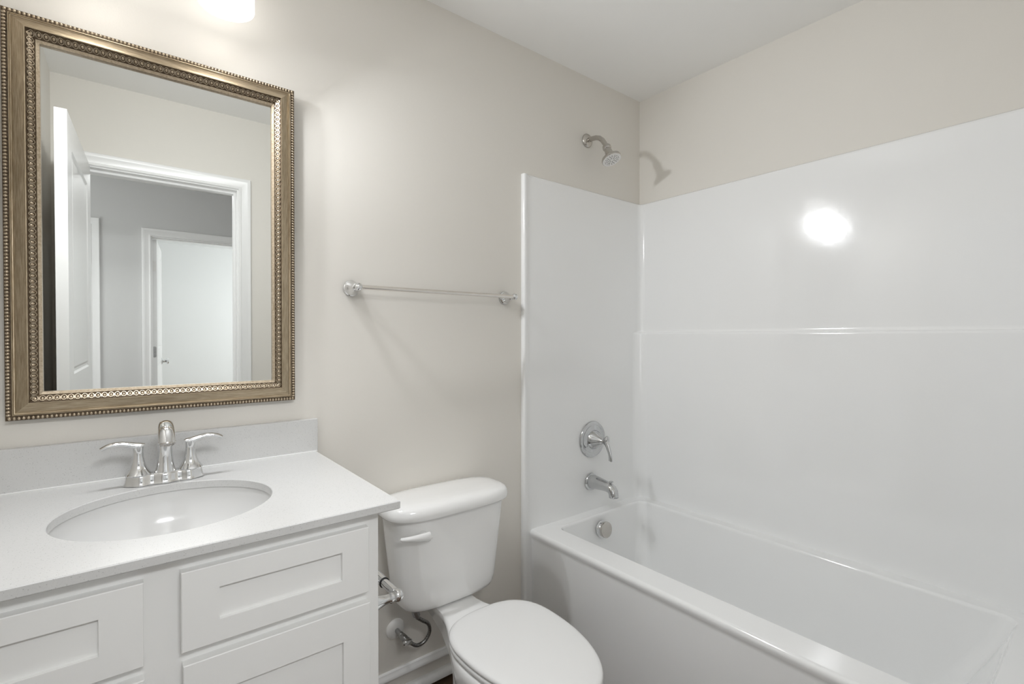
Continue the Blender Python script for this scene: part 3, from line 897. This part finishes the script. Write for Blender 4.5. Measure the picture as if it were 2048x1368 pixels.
# ---------------------------------------------------------------- toilet
TX = -1.207
to = thing('toilet', 'white two-piece toilet with closed lid between vanity and tub', 'toilet', (TX, -0.38, 0))
tk = MB()
def tr_(s, z, dz=0): 
    k = (z-0.385)/(0.69-0.385)
    a = (0.176 + 0.036*k)*s; b_ = (0.088 + 0.012*k)*s
    return superring(TX, -0.112-0.002*k, a, b_, 3.4, z)
tk.loft([tr_(0.72, 0.380), tr_(0.86, 0.3825), tr_(0.95, 0.390), tr_(0.985, 0.402), tr_(1.0, 0.425), tr_(1.0, 0.50), tr_(1.0, 0.60), tr_(1.0, 0.686)])
tk.build('tank', M['porcelain'], to, angle=60)
ld = MB()
def lr(s, z): return superring(TX, -0.118, 0.2275-s, 0.1130-s, 3.3, z)
ld.loft([lr(0.012, 0.6862), lr(0.002, 0.6866), lr(0.0, 0.690), lr(0.0, 0.703), lr(0.003, 0.715), lr(0.010, 0.7235), lr(0.022, 0.7285), lr(0.045, 0.731), lr(0.08, 0.732)])
ld.build('tank_lid', M['porcelain'], to, angle=60)
# flush lever on the front, left
lx, lz = -1.337, 0.640
fyv = -0.2075
lvm = MB()
sec = [(-1.3235, 0.0125, 0.0075, -0.224), (-1.325, 0.0135, 0.0085, -0.224), (-1.340, 0.0130, 0.0095, -0.226), (-1.358, 0.0115, 0.0090, -0.226), (-1.378, 0.0092, 0.0080, -0.224), (-1.398, 0.0074, 0.0068, -0.219), (-1.412, 0.0058, 0.0058, -0.214), (-1.417, 0.0035, 0.0040, -0.212)]
lvm.tube([(x, y, 0.6515 - hz_ - 0.35*max(0, -1.36-x)*0.10) for x, hz_, fl_, y in sec], [s_[1] for s_ in sec], 20, flat=[s_[2] for s_ in sec], up=(0,-1,0))
lvm.lathe((lx-0.004, fyv+0.006, lz-0.001), (0,-1,0), [(0,0.0135),(0.014,0.0125),(0.020,0.011)], 24)
lvm.build('flush_lever', M['seat'], to, angle=45)
# bowl: rings described by half width along y
def bowl_ring(z, hw, yr, yf, hr, ysplit, n=36):
    """hr: half width of the rear shelf, widening to hw ahead of ysplit"""
    right = []
    yc = ysplit
    for k in range(n+1):
        t = k/n
        if t < 0.4:
            y = yr + (yc-yr)*(t/0.4)
            q = (t/0.4); sm = q*q*(3-2*q)
            hwid = hr + (hw-hr)*(max(0, (sm-0.25)/0.75))**1.5
        else:
            a = (t-0.4)/0.6*pi/2
            y = yc + (yf-yc)*sin(a)
            hwid = hw*cos(a)
        right.append((hwid, y))
    out = [Vector((TX+h, y, z)) for h, y in right] + [Vector((TX-h, y, z)) for h, y in reversed(right[:-1])]
    return out
bw = MB()
bw.loft([bowl_ring(0.001, 0.108, -0.24, -0.60, 0.066, -0.40), bowl_ring(0.02, 0.106, -0.24, -0.60, 0.064, -0.40), bowl_ring(0.10, 0.100, -0.25, -0.595, 0.050, -0.41),
         bowl_ring(0.18, 0.126, -0.24, -0.645, 0.046, -0.43), bowl_ring(0.24, 0.148, -0.23, -0.69, 0.050, -0.46), bowl_ring(0.29, 0.162, -0.18, -0.73, 0.052, -0.47), bowl_ring(0.33, 0.166, -0.11, -0.755, 0.058, -0.475),
         bowl_ring(0.354, 0.166, -0.06, -0.766, 0.067, -0.48), bowl_ring(0.367, 0.165, -0.06, -0.768, 0.070, -0.48), bowl_ring(0.3745, 0.160, -0.063, -0.765, 0.068, -0.48), bowl_ring(0.3780, 0.152, -0.070, -0.757, 0.060, -0.48)])
bw.build('bowl', M['porcelain'], to, angle=50)
# raised pedestal under the tank
MB().loft([rrect(TX-0.060, TX+0.060, -0.150, -0.07, 0.03, z) for z in (0.3775, 0.380)]).build('tank_gasket', M['porcelain'], to, angle=50)
def seat_ring(z, hw, s=0.0, yr=-0.312, yc=-0.48, yf=-0.776, n=80):
    out = []
    for k in range(n):
        t = 2*pi*k/n; c_, s_ = cos(t), sin(t)
        if s_ >= 0:
            x = (hw-s)*math.copysign(abs(c_)**(2/2.7), c_); y = yc + (yr-yc-s)*abs(s_)**(2/2.7)
        else:
            x = (hw-s)*math.copysign(abs(c_)**(2/2.05), c_); y = yc + (yf-yc+s)*abs(s_)**(2/2.05)
        out.append(Vector((TX+0.006+x, y, z)))
    return out
st = MB()
st.loft([seat_ring(0.3795, 0.166, 0.008), seat_ring(0.3805, 0.166, 0.002), seat_ring(0.3850, 0.166, 0.0), seat_ring(0.3920, 0.166, 0.0), seat_ring(0.3955, 0.166, 0.003)])
st.build('seat', M['seat'], to, angle=60)
lidm = MB()
lidm.loft([seat_ring(0.3965, 0.166, 0.006), seat_ring(0.3980, 0.166, 0.001), seat_ring(0.4020, 0.166, -0.001), seat_ring(0.4075, 0.166, 0.0), seat_ring(0.4112, 0.166, 0.004), seat_ring(0.4132, 0.166, 0.012), seat_ring(0.4142, 0.166, 0.03), seat_ring(0.4150, 0.166, 0.08)])
lidm.build('seat_lid', M['seat'], to, angle=60)

# ---------------------------------------------------------------- water supply under the tank
ws = thing('water_supply', 'chrome shut-off valve and braided hose under the toilet tank', 'supply valve', (-1.336, 0, 0.25))
MB().lathe((-1.336, -0.0005, 0.250), (0,-1,0), [(0,0.034),(0.004,0.0335),(0.009,0.028),(0.012,0.020),(0.013,0.010)], 36).build('escutcheon', M['whiteplastic'], ws)
v = MB()
v.lathe((-1.336, -0.010, 0.250), (0,-1,0), [(0,0.0075),(0.03,0.0075),(0.03,0.0095),(0.042,0.0095),(0.044,0.008),(0.046,0.011),(0.060,0.012),(0.070,0.011),(0.074,0.007),(0.080,0.007)], 20)
v.lathe((-1.336, -0.066, 0.250), (0.7,0,-0.7), [(0,0.008),(0.012,0.008),(0.012,0.0095),(0.020,0.0095),(0.022,0.006)], 16)
v.build('valve_body', M['darkmetal'], ws)
hnd = MB(); hnd.lathe((-1.336, -0.088, 0.250), (0,-1,0), [(0,0.006),(0.003,0.012),(0.010,0.013),(0.014,0.010),(0.015,0.001)], 20)
hnd.xf(lambda p: (-1.336 + (p[0]+1.336)*1.35, p[1], 0.25 + (p[2]-0.25)*0.75))
hnd.build('valve_handle', M['chrome'], ws)
def bez(pts, n=10):
    out = []
    P = [Vector(p) for p in pts]
    for i in range(len(P)-1):
        p0 = P[max(i-1,0)]; p1 = P[i]; p2 = P[i+1]; p3 = P[min(i+2,len(P)-1)]
        for k in range(n):
            t = k/n
            out.append(0.5*((2*p1) + (p2-p0)*t + (2*p0-5*p1+4*p2-p3)*t*t + (3*p1-p0-3*p2+p3)*t**3))
    out.append(P[-1]); return out
hs = MB(); hs.tube(bez([(-1.322, -0.066, 0.237), (-1.308, -0.066, 0.220), (-1.285, -0.066, 0.205), (-1.258, -0.068, 0.212), (-1.243, -0.072, 0.240), (-1.252, -0.078, 0.272), (-1.278, -0.085, 0.296), (-1.300, -0.090, 0.316)]), 0.0062, 14)
hs.build('hose', M['braid'], ws)
nu = MB(); nu.lathe((-1.296, -0.0895, 0.312), (-0.35,-0.08,0.9), [(0,0.007),(0.012,0.0075),(0.013,0.0125),(0.034,0.013),(0.036,0.010),(0.066,0.010)], 8)
nu.tube([(-1.312, -0.092, 0.345), (-1.274, -0.094, 0.352)], 0.005, 8)
nu.build('coupling_nut', M['darkmetal'], ws, angle=20)

# ---------------------------------------------------------------- toilet paper holder on the cabinet side
th = thing('toilet_paper_holder', 'chrome toilet paper holder on the side of the vanity', 'toilet paper holder', (CX1, -0.43, 0.647))
HXX = -1.562
for yy in (-0.500, -0.352):
    p = MB()
    p.lathe((CX1+0.0012, yy, 0.646), (1,0,0), [(0,0.0265),(0.004,0.027),(0.008,0.025),(0.016,0.020),(0.030,0.0145),(0.045,0.0105),(0.055,0.0098),(0.059,0.0120),(0.063,0.0105),(0.068,0.0095)], 32)
    p.sphere((HXX, yy, 0.647), 0.0142, 1, 1, 1, 20, 12)
    p.build('post', M['chrome'], th, angle=30)
MB().tube([(HXX, -0.488, 0.647), (HXX, -0.425, 0.647)], 0.0105, 24).build('roller', M['chrome'], th)
MB().tube([(HXX, -0.4255, 0.647), (HXX, -0.362, 0.647)], 0.0122, 24).build('roller', M['chrome'], th)
MB().tube([(HXX, -0.4265, 0.647), (HXX, -0.4245, 0.647)], 0.0127, 24).build('ring', M['black'], th)
